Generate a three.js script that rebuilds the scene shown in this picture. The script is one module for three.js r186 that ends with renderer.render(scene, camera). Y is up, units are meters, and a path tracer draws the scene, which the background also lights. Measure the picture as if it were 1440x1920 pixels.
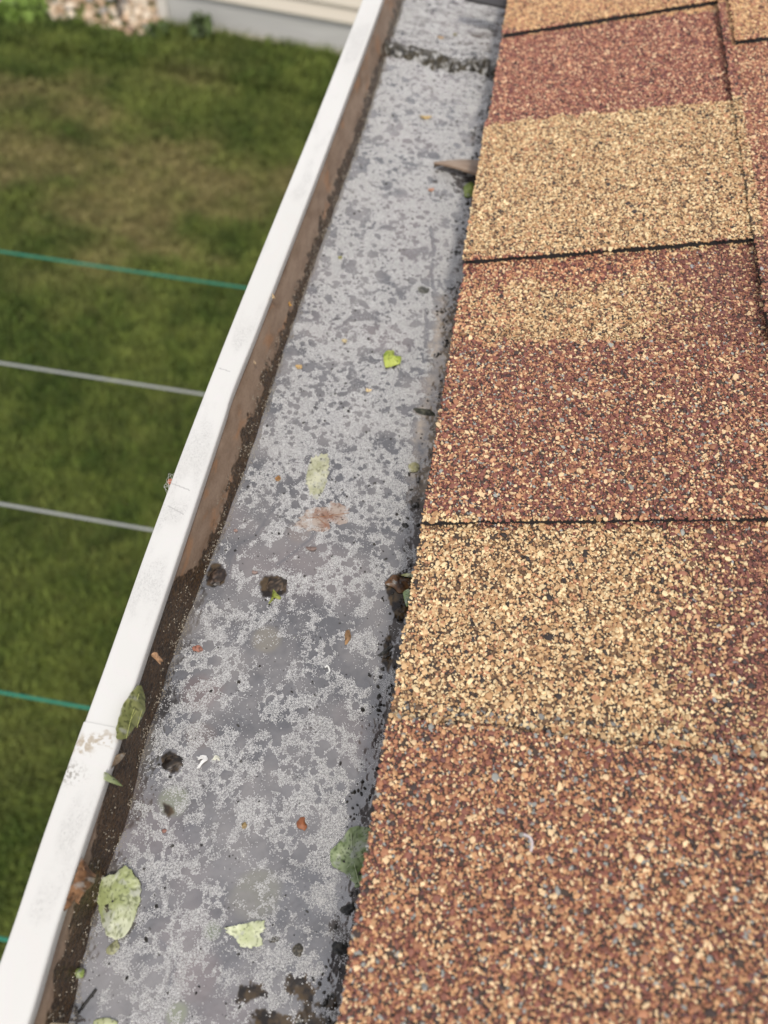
import * as THREE from 'three';
import { mergeGeometries } from 'three/addons/utils/BufferGeometryUtils.js';

// ---------------------------------------------------------------- camera, sky, sun, exposure
const scene = new THREE.Scene();
const W0 = 1440, H0 = 1920, FPX = 1386;                       // the photograph's size and focal length in its pixels
const CAM = new THREE.Vector3(-0.01243, 0.26552, 0);
const RX = [0.98247, -0.18583, 0.01469], RY = [0.08594, 0.52144, 0.84895], RZ = [-0.16542, -0.83281, 0.52827];
const camera = new THREE.PerspectiveCamera(2 * Math.atan(960 / FPX) * 180 / Math.PI, 768 / 1024, 0.02, 400);
camera.matrixAutoUpdate = true;
{
  const m = new THREE.Matrix4().set(RX[0], RX[1], RX[2], 0, RY[0], RY[1], RY[2], 0, RZ[0], RZ[1], RZ[2], 0, 0, 0, 0, 1);
  camera.quaternion.setFromRotationMatrix(m);
  camera.position.copy(CAM);
}
camera.focus = 0.31;
camera.userData.fStop = 8.2;                                  // a phone lens: an opening of about 3 mm
scene.add(camera);

const lerp0 = (a, b, t) => a + (b - a) * t;
const SUN_DIR = new THREE.Vector3(0.12, 0.86, 0.48).normalize();
{
  const w = 256, h = 128, d = new Float32Array(w * h * 4);
  for (let j = 0; j < h; j++) for (let i = 0; i < w; i++) {
    const el = ((j + 0.5) / h - 0.5) * Math.PI, az = ((i + 0.5) / w - 0.5) * 2 * Math.PI;
    const v = new THREE.Vector3(Math.cos(el) * Math.cos(az), Math.sin(el), Math.cos(el) * Math.sin(az));
    const c = Math.max(0, v.dot(SUN_DIR)), up = Math.max(0, v.y);
    const cloud = 0.5 + 0.5 * Math.sin(3.1 * v.x + 2.2 * Math.sin(2.3 * v.z + 1)) * Math.cos(2.7 * v.z - 1.3 * v.x);
    const haze = Math.pow(1 - up, 1.3), L = 0.50 + 0.85 * haze + 0.14 * cloud + 0.45 * Math.pow(c, 4);
    const k = (j * w + i) * 4;
    d[k] = L * lerp0(0.96, 1, haze); d[k + 1] = L * lerp0(0.97, 0.99, haze); d[k + 2] = L * lerp0(1.05, 1, haze); d[k + 3] = 1;
  }
  const t = new THREE.DataTexture(d, w, h, THREE.RGBAFormat, THREE.FloatType);
  t.mapping = THREE.EquirectangularReflectionMapping; t.magFilter = THREE.LinearFilter; t.minFilter = THREE.LinearFilter; t.needsUpdate = true;
  scene.background = t; scene.environment = t;
}
const sun = new THREE.DirectionalLight(new THREE.Color().setRGB(1, 0.94, 0.84), 2.1);
sun.position.copy(SUN_DIR).multiplyScalar(20);
sun.castShadow = true; sun.shadow.radius = 12; sun.shadow.mapSize.set(4096, 4096);
Object.assign(sun.shadow.camera, { left: -8, right: 8, top: 8, bottom: -8, near: 1, far: 50 });
scene.add(sun, sun.target);
const renderer = new THREE.WebGLRenderer({ antialias: true });
renderer.toneMapping = THREE.LinearToneMapping;
renderer.toneMappingExposure = 0.98;
renderer.shadowMap.enabled = true;
renderer.setSize(768, 1024);

// ---------------------------------------------------------------- helpers
function rng(seed) { let a = seed >>> 0; return () => { a = (a + 0x6D2B79F5) | 0; let t = Math.imul(a ^ (a >>> 15), 1 | a); t = (t + Math.imul(t ^ (t >>> 7), 61 | t)) ^ t; return ((t ^ (t >>> 14)) >>> 0) / 4294967296; }; }
const hash = (x, y, s) => { let h = Math.imul(x, 374761393) ^ Math.imul(y, 668265263) ^ Math.imul(s, 1274126177); h = Math.imul(h ^ (h >>> 13), 1274126177); return ((h ^ (h >>> 16)) >>> 0) / 4294967296; };
function noise(x, y, s = 0) { const xi = Math.floor(x), yi = Math.floor(y); let u = x - xi, v = y - yi; u = u * u * (3 - 2 * u); v = v * v * (3 - 2 * v); const a = hash(xi, yi, s), b = hash(xi + 1, yi, s), c = hash(xi, yi + 1, s), d = hash(xi + 1, yi + 1, s); return a + (b - a) * u + (c - a) * v + (a - b - c + d) * u * v; }
function fbm(x, y, s = 0, o = 4) { let t = 0, a = 0.5, n = 0; for (let i = 0; i < o; i++) { t += a * noise(x, y, s + i * 17); n += a; a *= 0.5; x *= 2.03; y *= 2.03; } return t / n; }
const clamp = (x, a = 0, b = 1) => Math.min(b, Math.max(a, x)), lerp = (a, b, t) => a + (b - a) * t;
const smooth = (a, b, x) => { const t = clamp((x - a) / (b - a)); return t * t * (3 - 2 * t); };
const mix3 = (a, b, t) => [lerp(a[0], b[0], t), lerp(a[1], b[1], t), lerp(a[2], b[2], t)];
const lin = (r, g, b) => [r, g, b].map((c) => { c /= 255; return c <= 0.04045 ? c / 12.92 : Math.pow((c + 0.055) / 1.055, 2.4); });
const col = (r, g, b) => new THREE.Color().setRGB(r, g, b);
function curve(table) {                                      // smooth monotone curve through (z, value) pairs
  const t = [...table].sort((a, b) => a[0] - b[0]), n = t.length, d = [], m = [];
  for (let i = 0; i < n - 1; i++) d.push((t[i + 1][1] - t[i][1]) / (t[i + 1][0] - t[i][0]));
  for (let i = 0; i < n; i++) m.push(i === 0 ? d[0] : i === n - 1 ? d[n - 2] : d[i - 1] * d[i] <= 0 ? 0 : 2 * d[i - 1] * d[i] / (d[i - 1] + d[i]));
  return (z) => { if (z <= t[0][0]) return t[0][1]; if (z >= t[n - 1][0]) return t[n - 1][1]; let i = 0; while (z > t[i + 1][0]) i++; const h = t[i + 1][0] - t[i][0], k = (z - t[i][0]) / h, k2 = k * k, k3 = k2 * k; return (2 * k3 - 3 * k2 + 1) * t[i][1] + (k3 - 2 * k2 + k) * h * m[i] + (3 * k2 - 2 * k3) * t[i + 1][1] + (k3 - k2) * h * m[i + 1]; };
}
// a pixel gives a direction; its distance comes from the plane it lies on
function ray(px, py) { const a = (px - W0 / 2) / FPX, b = -(py - H0 / 2) / FPX; return new THREE.Vector3(RX[0] * a + RX[1] * b - RX[2], RY[0] * a + RY[1] * b - RY[2], RZ[0] * a + RZ[1] * b - RZ[2]); }
function onPlane(px, py, p0, n) { const d = ray(px, py); return d.multiplyScalar(p0.clone().sub(CAM).dot(n) / d.dot(n)).add(CAM); }
const UPV = new THREE.Vector3(0, 1, 0);
const atY = (px, py, y) => onPlane(px, py, new THREE.Vector3(0, y, 0), UPV);

const used = {};
function numbered(n) { used[n] = (used[n] ?? -1) + 1; return used[n] ? n + '_' + String(used[n]).padStart(3, '0') : n; }
function tag(o, label, category, group, kind) { if (label) o.userData.label = label; if (category) o.userData.category = category; if (group) o.userData.group = group; if (kind) o.userData.kind = kind; return o; }
function sh(o) { o.castShadow = true; o.receiveShadow = true; return o; }
function top(name, o, label, category, group, kind) { o.name = numbered(name); scene.add(o); return tag(sh(o), label, category, group, kind); }
function part(name, geo, material, parent) { const m = sh(new THREE.Mesh(geo, material)); m.name = name; parent.add(m); return m; }
const std = (o) => new THREE.MeshStandardMaterial(o), phy = (o) => new THREE.MeshPhysicalMaterial(o);
function dataTex(w, h, fn, { srgb = false, repeat = false } = {}) {
  const d = new Uint8Array(w * h * 4), o = [0, 0, 0, 1];
  const enc = (c) => { c = clamp(c); return 255 * (c <= 0.0031308 ? c * 12.92 : 1.055 * Math.pow(c, 1 / 2.4) - 0.055); };
  for (let j = 0; j < h; j++) for (let i = 0; i < w; i++) {
    o[3] = 1; fn((i + 0.5) / w, (j + 0.5) / h, o); const k = (j * w + i) * 4;
    for (let c = 0; c < 3; c++) d[k + c] = srgb ? enc(o[c]) : 255 * clamp(o[c]);
    d[k + 3] = 255 * clamp(o[3]);
  }
  const t = new THREE.DataTexture(d, w, h, THREE.RGBAFormat, THREE.UnsignedByteType);
  t.magFilter = THREE.LinearFilter; t.minFilter = THREE.LinearMipmapLinearFilter; t.generateMipmaps = true;
  t.wrapS = t.wrapT = repeat ? THREE.RepeatWrapping : THREE.ClampToEdgeWrapping;
  if (srgb) t.colorSpace = THREE.SRGBColorSpace;
  t.needsUpdate = true; return t;
}
// a sheet of nu x nv quads from a function (u, v) -> [x, y, z, uvx, uvy]
function sheet(nu, nv, fn) {
  const p = [], t = [], ix = [];
  for (let j = 0; j <= nv; j++) for (let i = 0; i <= nu; i++) { const q = fn(i / nu, j / nv); p.push(q[0], q[1], q[2]); t.push(q[3] ?? i / nu, q[4] ?? j / nv); }
  for (let j = 0; j < nv; j++) for (let i = 0; i < nu; i++) { const a = j * (nu + 1) + i, b = a + 1, c = a + nu + 1, d = c + 1; ix.push(a, b, d, a, d, c); }
  const g = new THREE.BufferGeometry(); g.setAttribute('position', new THREE.Float32BufferAttribute(p, 3)); g.setAttribute('uv', new THREE.Float32BufferAttribute(t, 2)); g.setIndex(ix); g.computeVertexNormals(); return g;
}
function box(x0, x1, y0, y1, z0, z1) { const g = new THREE.BoxGeometry(x1 - x0, y1 - y0, z1 - z0); g.translate((x0 + x1) / 2, (y0 + y1) / 2, (z0 + z1) / 2); return g; }
function tube(points, r, seg = 24, rad = 6) { return new THREE.TubeGeometry(new THREE.CatmullRomCurve3(points), seg, r, rad, false); }
function pebble(seed, detail, flat, amp) {                    // an uneven stone about 1 across
  const r = rng(seed), g = new THREE.IcosahedronGeometry(0.5, detail), p = g.attributes.position, seen = new Map();
  const st = [0.85 + 0.4 * r(), flat * (0.8 + 0.4 * r()), 0.85 + 0.4 * r()];
  for (let i = 0; i < p.count; i++) {
    const key = [p.getX(i), p.getY(i), p.getZ(i)].map((x) => x.toFixed(3)).join();
    if (!seen.has(key)) seen.set(key, 1 + amp * (r() - 0.5));
    const k = seen.get(key); p.setXYZ(i, p.getX(i) * k * st[0], p.getY(i) * k * st[1], p.getZ(i) * k * st[2]);
  }
  g.deleteAttribute('uv'); g.computeVertexNormals(); return g;
}
const M4 = new THREE.Matrix4(), Q4 = new THREE.Quaternion(), V3 = new THREE.Vector3(), S3 = new THREE.Vector3(), E3 = new THREE.Euler();
function instanced(name, geo, material, items, parent) {      // items: [x, y, z, sx, sy, sz, ex, ey, ez, r, g, b]
  const m = sh(new THREE.InstancedMesh(geo, material, items.length)), c = new THREE.Color();
  items.forEach((q, i) => { M4.compose(V3.set(q[0], q[1], q[2]), Q4.setFromEuler(E3.set(q[6], q[7], q[8])), S3.set(q[3], q[4], q[5])); m.setMatrixAt(i, M4); m.setColorAt(i, c.setRGB(q[9], q[10], q[11])); });
  m.name = name; m.userData.kind = 'stuff'; if (parent) parent.add(m); return m;
}

// ---------------------------------------------------------------- measures of the place (metres; y = 0, x = 0 is the shingles' lower edge)
const TH = 18.43 * Math.PI / 180, CT = Math.cos(TH), ST = Math.sin(TH);
const roofPoint = (s, z, n) => [s * CT - n * ST, s * ST + n * CT, z];
const GROUND = CAM.y - 3.0, RIM = -0.012, WATER = -0.04;
const Z_NEAR = 0.45, Z_FAR = -1.6;
const xOuter = curve([[0.45, -0.1055], [0.016, -0.1066], [-0.023, -0.1083], [-0.0553, -0.1093], [-0.0795, -0.1098], [-0.141, -0.1116], [-0.192, -0.1124], [-0.25, -0.1126], [-0.32, -0.1121], [-0.472, -0.1105], [-0.6227, -0.11], [-1.6, -0.11]]);
const xInner = curve([[0.45, -0.0915], [0.0284, -0.0921], [0.0148, -0.0929], [0.0033, -0.0937], [-0.0253, -0.0946], [-0.0466, -0.0950], [-0.0579, -0.0955], [-0.0822, -0.0965], [-0.1439, -0.0979], [-0.1956, -0.0991], [-0.212, -0.0995], [-0.219, -0.1000], [-0.232, -0.0999], [-0.2577, -0.0992], [-0.4769, -0.0961], [-0.6283, -0.0952], [-1.6, -0.0952]]);
const xShore = curve([[0.45, -0.087], [0.0262, -0.0872], [0.0143, -0.0891], [-0.0154, -0.0912], [-0.0303, -0.0902], [-0.0617, -0.0925], [-0.0974, -0.0935], [-0.1619, -0.0905], [-0.1929, -0.0897], [-0.22, -0.0888], [-0.2487, -0.0896], [-0.2886, -0.0894], [-0.5314, -0.0851], [-0.6982, -0.0862], [-1.6, -0.0862]]);

// ---------------------------------------------------------------- ground and lawn
const deadness = (x, z) => {
  const zone = smooth(-2.3, -3.4, z) * (1 - smooth(-4.9, -5.35, z));
  return clamp(smooth(0.42, 0.68, fbm(x * 1.6 + 9, z * 2.2, 3, 4)) * (0.12 + 0.75 * zone) * (0.5 + fbm(x * 8, z * 8, 6, 3)) + zone * 0.12 * fbm(x * 7, z * 7, 8, 3));
};
const grassColor = (x, z) => {
  const n = fbm(x * 4, z * 4, 11, 4), f = fbm(x * 18, z * 18, 21, 3);
  const green = mix3([0.050, 0.086, 0.008], [0.160, 0.195, 0.036], clamp(n * 1.5 - 0.3 + (f - 0.5) * 1.3));
  return mix3(green, mix3([0.23, 0.17, 0.065], [0.40, 0.31, 0.15], f), deadness(x, z) * 0.64);
};
{
  const t = dataTex(1024, 1024, (u, v, o) => { const c = grassColor(-6 + 8 * u, 1.5 - 8 * v); const t = fbm(u * 300, v * 300, 13, 2), e = mix3(c, [0.13, 0.10, 0.05], t * 0.6); o[0] = e[0]; o[1] = e[1]; o[2] = e[2]; }, { srgb: true });
  t.wrapS = t.wrapT = THREE.MirroredRepeatWrapping;
  const g = sheet(60, 60, (u, v) => { const k = (q) => Math.sign(q - 0.5) * Math.pow(Math.abs(q - 0.5) * 2, 4) * 120; const x = k(u) - 2, z = -k(v) - 2.5; return [x, GROUND + 0.012 * (fbm(x, z, 5) - 0.5), z, (x + 6) / 8, (1.5 - z) / 8]; });
  top('lawn', new THREE.Mesh(g, std({ map: t, roughness: 1, side: THREE.DoubleSide })), null, null, null, 'structure');
  const blades = [], r = rng(5);
  for (let i = 0; i < 9; i++) {
    const a = r() * 6.283, h = 0.6 + 0.6 * r(), lean = 0.2 + 0.8 * r(), w = 0.05 + 0.04 * r(), x = (r() - 0.5) * 0.7, z = (r() - 0.5) * 0.7, ca = Math.cos(a), sa = Math.sin(a);
    const q = [x - sa * w, 0, z + ca * w, x + sa * w, 0, z - ca * w, x + ca * lean * 0.35 - sa * w * 0.6, h * 0.6, z + sa * lean * 0.35 + ca * w * 0.6, x + ca * lean * 0.35 + sa * w * 0.6, h * 0.6, z + sa * lean * 0.35 - ca * w * 0.6, x + ca * lean, h * 0.85, z + sa * lean];
    const b = new THREE.BufferGeometry(); b.setAttribute('position', new THREE.Float32BufferAttribute(q, 3)); b.setIndex([0, 1, 3, 0, 3, 2, 2, 3, 4]); b.computeVertexNormals(); blades.push(b);
  }
  const tuft = mergeGeometries(blades), items = [];
  for (let i = 0; i < 90000; i++) {
    const z = lerp(0.9, -5.75, r()), x = lerp(-0.3, -5.0, r());
    if (z < -5.5 + 0.05 * Math.sin(x * 9) && x < -2.40) continue;
    const edge = z < -5.15 ? 1.5 : 1, s = (0.035 + 0.03 * r()) * edge * (1 - 0.35 * deadness(x, z)), c = grassColor(x + (r() - 0.5) * 0.05, z + (r() - 0.5) * 0.05), k = 0.6 + 0.8 * r();
    items.push([x, GROUND, z, s, s * (0.8 + 0.5 * r()), s, 0, r() * 6.28, 0, c[0] * k, c[1] * k, c[2] * k]);
  }
  tag(top('grass', instanced('grass', tuft, std({ roughness: 0.85, side: THREE.DoubleSide }), items)), 'mown green lawn grass with dry straw coloured patches', 'grass', null, 'stuff');
}

// ---------------------------------------------------------------- house across the lawn
const HZ = -5.84, HX = -2.42;
{
  const g = new THREE.Group(); top('neighbouring_house', g, 'house with beige lap siding over a grey foundation across the lawn', 'house');
  const y0 = GROUND;
  const ft = dataTex(256, 64, (u, v, o) => { const n = fbm(u * 40, v * 10, 61, 4); const c = 0.52 + 0.10 * (n - 0.5); o[0] = c; o[1] = c * 0.985; o[2] = c * 0.94; }, { srgb: true });
  part('foundation_wall', box(HX + 0.02, 9, y0 - 0.1, y0 + 0.232, HZ - 8, HZ), std({ map: ft, roughness: 0.9 }), g);
  part('concrete_ledge', box(HX + 0.25, 9, y0 - 0.1, y0 + 0.022, HZ - 0.05, HZ + 0.05), std({ color: col(0.42, 0.38, 0.30), roughness: 0.95 }), g);
  const sm = std({ color: col(0.70, 0.63, 0.53), roughness: 0.55 }), bh = 0.108;
  const prof = new THREE.Shape(); prof.moveTo(0, 0); prof.lineTo(0.024, 0); prof.quadraticCurveTo(0.030, 0.006, 0.027, 0.016); prof.lineTo(0.003, bh); prof.lineTo(0, bh); prof.closePath();
  const bg = new THREE.ExtrudeGeometry(prof, { depth: 9 - HX, bevelEnabled: false, steps: 1 }); bg.rotateY(-Math.PI / 2); bg.computeBoundingBox(); bg.translate(HX - bg.boundingBox.min.x, 0, 0);
  for (let k = 0; k < 22; k++) part('siding_board', bg, sm, g).position.set(0, y0 + 0.236 + k * bh, HZ + 0.004);
  part('wall', box(HX + 0.01, 9, y0 + 0.232, y0 + 2.64, HZ - 8, HZ + 0.003), std({ color: col(0.52, 0.48, 0.40), roughness: 0.7 }), g);
  part('starter_trim', box(HX, 9, y0 + 0.226, y0 + 0.235, HZ - 0.01, HZ + 0.012), std({ color: col(0.5, 0.47, 0.4), roughness: 0.5 }), g);
  part('corner_trim', box(HX - 0.085, HX - 0.002, y0 + 0.2, y0 + 2.64, HZ - 0.02, HZ + 0.035), std({ color: col(0.68, 0.65, 0.58), roughness: 0.5 }), g);
  part('corner_edging', box(HX - 0.055, HX + 0.018, y0 - 0.05, y0 + 0.2, HZ - 0.06, HZ + 0.02), std({ color: col(0.70, 0.66, 0.60), roughness: 0.6 }), g);
  const rp = new THREE.Shape(); rp.moveTo(0.2, 0); rp.lineTo(-4, 1.5); rp.lineTo(-8.2, 0); rp.closePath();
  const rg = new THREE.ExtrudeGeometry(rp, { depth: 12, bevelEnabled: false }); rg.rotateY(-Math.PI / 2); rg.translate(9.3, y0 + 2.64, HZ);
  part('roof', rg, std({ color: col(0.16, 0.11, 0.08), roughness: 0.95 }), g);
}
{
  const r = rng(77), items = [];
  for (let i = 0; i < 2600; i++) {
    const x = lerp(-5.2, HX - 0.06, r()), z = lerp(-5.56, -7.6, r()) + 0.04 * Math.sin(x * 5); const s = 0.035 + 0.05 * r() * r(), q = r();
    let c = q < 0.35 ? [0.62, 0.48, 0.34] : q < 0.6 ? [0.52, 0.36, 0.23] : q < 0.8 ? [0.68, 0.58, 0.46] : q < 0.9 ? [0.36, 0.33, 0.30] : [0.30, 0.20, 0.14];
    const k = 0.75 + 0.4 * r(); items.push([x, GROUND + 0.005 + 0.025 * r(), z, s, s * 0.75, s * (0.8 + 0.5 * r()), (r() - 0.5) * 0.9, r() * 6.28, (r() - 0.5) * 0.9, c[0] * k, c[1] * k, c[2] * k]);
  }
  top('river_gravel', instanced('river_gravel', pebble(3, 1, 0.8, 0.35), std({ roughness: 0.8 }), items), 'bed of tan and cream river stones beside the beige house', 'gravel', null, 'stuff');
}
function leafyPlant(name, label, x, z, h, spread, n, c, seed) {
  const g = new THREE.Group(); g.position.set(x, GROUND, z); top(name, g, label, 'plant'); const r = rng(seed), gs = [], st = [];
  for (let i = 0; i < n; i++) {
    const a = r() * 6.283, rr = spread * Math.sqrt(r()), y = h * (0.25 + 0.75 * r()) * (1 - 0.5 * rr / spread), s = 0.018 + 0.022 * r();
    const lf = new THREE.CircleGeometry(s, 7); lf.scale(1, 1.5, 1); lf.rotateX(-1.2 + r() * 0.9); lf.rotateY(r() * 6.28); lf.translate(Math.cos(a) * rr, y, Math.sin(a) * rr); gs.push(lf);
    if (i % 8 === 0) st.push(tube([new THREE.Vector3(0, 0, 0), new THREE.Vector3(Math.cos(a) * rr * 0.6, y * 0.6, Math.sin(a) * rr * 0.6), new THREE.Vector3(Math.cos(a) * rr, y, Math.sin(a) * rr)], 0.003, 6, 4));
  }
  part('foliage', mergeGeometries(gs), phy({ color: col(...c), roughness: 0.8, side: THREE.DoubleSide, transmission: 0.2 }), g).userData.kind = 'stuff';
  part('stem', mergeGeometries(st), std({ color: col(c[0] * 0.8, c[1] * 0.7, c[2]), roughness: 0.9 }), g);
}
leafyPlant('garden_weed', 'bright green leafy clump growing at the edge of the stone bed', -3.42, -5.55, 0.17, 0.17, 320, [0.20, 0.30, 0.05], 31);
leafyPlant('garden_weed', 'dark thin weed sprouting against the grey foundation', -2.12, HZ + 0.16, 0.22, 0.10, 60, [0.08, 0.12, 0.03], 32);
leafyPlant('garden_weed', 'small low weed where the stones meet the grass by the house corner', -2.42, -5.62, 0.09, 0.10, 70, [0.10, 0.15, 0.04], 34);
leafyPlant('garden_weed', 'pale green sprig among the stones away from the house', -4.0, -6.0, 0.2, 0.07, 60, [0.24, 0.33, 0.08], 35);
{
  const p = new THREE.Group(); p.position.set(-2.76, GROUND, -5.76); top('garden_stake', p, 'slim black stake standing upright in the stone bed', 'stake');
  const m = std({ color: col(0.02, 0.022, 0.026), roughness: 0.5 });
  const s = new THREE.CylinderGeometry(0.011, 0.014, 0.42, 10); s.translate(0, 0.17, 0); part('shaft', s, m, p);
  const c = new THREE.CylinderGeometry(0.04, 0.05, 0.03, 14); c.translate(0, 0.39, 0); part('cap', c, m, p);
}

// ---------------------------------------------------------------- washing lines
{
  const y = CAM.y - 1.12, post = new THREE.Group(); post.position.set(-3.4, GROUND, -0.56); top('clothesline_post', post, 'white metal T post that carries the washing lines', 'post');
  const wm = std({ color: col(0.6, 0.6, 0.6), roughness: 0.4, metalness: 0.2 });
  const pc = new THREE.CylinderGeometry(0.03, 0.03, y - GROUND + 0.05, 16); pc.translate(0, (y - GROUND + 0.05) / 2, 0); part('pole', pc, wm, post);
  part('crossbar', box(-0.025, 0.025, y - GROUND - 0.012, y - GROUND + 0.03, -0.72, 0.72), wm, post);
  const teal = std({ color: col(0.012, 0.20, 0.13), roughness: 0.5 }), white = std({ color: col(0.34, 0.35, 0.35), roughness: 0.55 });
  const L = [[1.036, 1.056, teal, 'teal clothesline strand strung closest to the beige house'], [0.769, 0.785, white, 'white clothesline strand next to the teal one by the beige house'], [0.504, 0.511, white, 'white clothesline strand beside the teal one over the darker grass'], [0.2297, 0.235, teal, 'teal clothesline strand level with the seam in the white gutter lip'], [-0.037, -0.032, teal, 'teal clothesline strand strung farthest from the beige house']];
  for (const [a, b, m, label] of L) {
    const z = (x) => -1.12 * lerp(a, b, (x + 0.93) / 0.5) * 1, pts = [];
    for (let i = 0; i <= 10; i++) { const x = lerp(-3.4, 0.36, i / 10); pts.push(new THREE.Vector3(x, y - 0.0 - 0.012 * (1 - Math.pow(i / 5 - 1, 2)) + 0.012, z(x))); }
    top('clothesline', new THREE.Mesh(tube(pts, 0.0025, 40, 8), m), label, 'clothesline', 'lines of the washing line');
  }
}

// ---------------------------------------------------------------- roof with laminated shingles
const EXPO = 0.1425, house = new THREE.Group();
top('house_eave', house, 'eave of the house with tan and burgundy granule covered shingles', 'roof');
const asphalt = std({ color: col(0.016, 0.015, 0.016), roughness: 0.75, side: THREE.DoubleSide });
{
  const wood = std({ color: col(0.45, 0.40, 0.32), roughness: 0.85 }), white = std({ color: col(0.72, 0.71, 0.68), roughness: 0.45 });
  const dk = new THREE.BufferGeometry(); const q = [];
  const slab = (s0, s1, n0, n1) => { const g = new THREE.BoxGeometry(s1 - s0, n1 - n0, Z_NEAR - Z_FAR); g.translate((s0 + s1) / 2, (n0 + n1) / 2, (Z_NEAR + Z_FAR) / 2); g.rotateZ(TH); return g; };
  part('roof_deck', slab(0.022, 2.2, -0.024, -0.0115), wood, house);
  part('fascia_board', box(0.0135, 0.034, -0.16, -0.0165, Z_FAR, Z_NEAR), white, house);
  part('drip_edge', slab(0.006, 0.06, -0.0112, -0.0104), white, house);
  part('soffit', box(0.0345, 0.38, -0.158, -0.146, Z_FAR, Z_NEAR), white, house);
  part('wall', box(0.36, 0.5, GROUND, -0.1585, Z_FAR, Z_NEAR), std({ color: col(0.55, 0.51, 0.44), roughness: 0.7 }), house);
  part('starter_strip', slab(0.0015, 0.16, -0.0100, -0.0072), asphalt, house);
}
const hTop = (s) => { const k = Math.max(0, Math.floor(s / EXPO + 1e-6)); return -0.0048 * ((s - k * EXPO) / EXPO); };      // height of a course's base layer
// colours of the granules: [cream, tan, ...] with their shares
const TAN = [[0.26, lin(230, 202, 152)], [0.28, lin(204, 166, 116)], [0.18, lin(178, 135, 88)], [0.08, lin(188, 132, 92)], [0.14, lin(112, 82, 56)], [0.06, lin(54, 45, 42)]];
const RED = [[0.25, lin(136, 80, 64)], [0.18, lin(112, 62, 56)], [0.18, lin(168, 112, 78)], [0.12, lin(196, 146, 102)], [0.14, lin(222, 190, 142)], [0.08, lin(64, 48, 45)], [0.05, lin(146, 146, 138)]];
const WINE = [[0.30, lin(126, 74, 62)], [0.20, lin(108, 62, 56)], [0.20, lin(156, 102, 76)], [0.10, lin(192, 142, 100)], [0.11, lin(218, 184, 136)], [0.07, lin(66, 50, 46)], [0.02, lin(150, 150, 148)]];
const MIX = [[0.24, lin(132, 78, 60)], [0.24, lin(168, 112, 76)], [0.19, lin(196, 146, 98)], [0.14, lin(226, 192, 144)], [0.08, lin(104, 62, 56)], [0.06, lin(66, 52, 48)], [0.05, lin(146, 146, 140)]];
const BROWN = [[0.28, lin(140, 84, 66)], [0.24, lin(176, 118, 86)], [0.2, lin(205, 150, 108)], [0.14, lin(228, 192, 146)], [0.09, lin(70, 48, 46)], [0.05, lin(120, 60, 56)]];
const pick = (pal, q) => { let c = pal[0][1]; for (const [w, k] of pal) { if (q < w) { c = k; break; } q -= w; } const y = 0.3 * c[0] + 0.55 * c[1] + 0.15 * c[2]; return c.map((v) => Math.min(0.78, lerp(y, v, 0.90) * 1.02)); };
function zone(s, z, jit) {                                  // which blend of granules lies here
  const j = (fbm(s * 160, z * 160, 41, 3) - 0.5) * 0.012, zz = z + j, ss = s + (fbm(s * 90, z * 90, 44, 3) - 0.5) * 0.03 + jit * 0.045;
  if (s < EXPO + 0.004) {
    if (zz < -0.5775) return BROWN === null ? TAN : TANB;
    if (zz < -0.460) return REDB;
    if (zz < -0.331) return TAN;
    if (zz < -0.266) { const e = smooth(0.004, 0.02, ss) * (1 - smooth(0.085, 0.115, ss)) * smooth(-0.316, -0.306, zz + jit * 0.012 + (fbm(s * 60, z * 60, 9) - 0.5) * 0.02); return e > 0.5 ? TAN : ss > 0.1 ? WINE : REDT; }
    if (zz < -0.165) return RED;
    if (zz < -0.0785) return ss > 0.107 + 0.3 * Math.max(0, zz + 0.105) ? WINE : TAN;
    if (zz < 0.1) return MIX;
    return TAN;
  }
  if (zz < -0.517) return TANB; if (zz < -0.20) return BROWN; if (zz < 0.0) return RED;
  return TAN;
}
const TANB = [[0.25, lin(224, 186, 132)], [0.28, lin(204, 158, 106)], [0.22, lin(186, 132, 92)], [0.12, lin(160, 98, 74)], [0.08, lin(112, 74, 56)], [0.05, lin(56, 44, 42)]];
const REDB = [[0.28, lin(142, 82, 68)], [0.18, lin(118, 62, 58)], [0.20, lin(176, 114, 86)], [0.14, lin(206, 148, 110)], [0.11, lin(226, 188, 146)], [0.09, lin(70, 50, 48)]];
const REDT = [[0.2, lin(132, 74, 60)], [0.14, lin(110, 58, 54)], [0.24, lin(180, 118, 82)], [0.18, lin(208, 152, 104)], [0.15, lin(226, 192, 144)], [0.09, lin(58, 44, 42)]];
const dusty = std({ color: col(0.075, 0.052, 0.040), roughness: 0.95 });
const granMat = std({ roughness: 0.62, flatShading: true });
const granGeo = [pebble(11, 0, 0.72, 0.5), pebble(12, 0, 0.62, 0.55), pebble(13, 0, 0.8, 0.45)];
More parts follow.
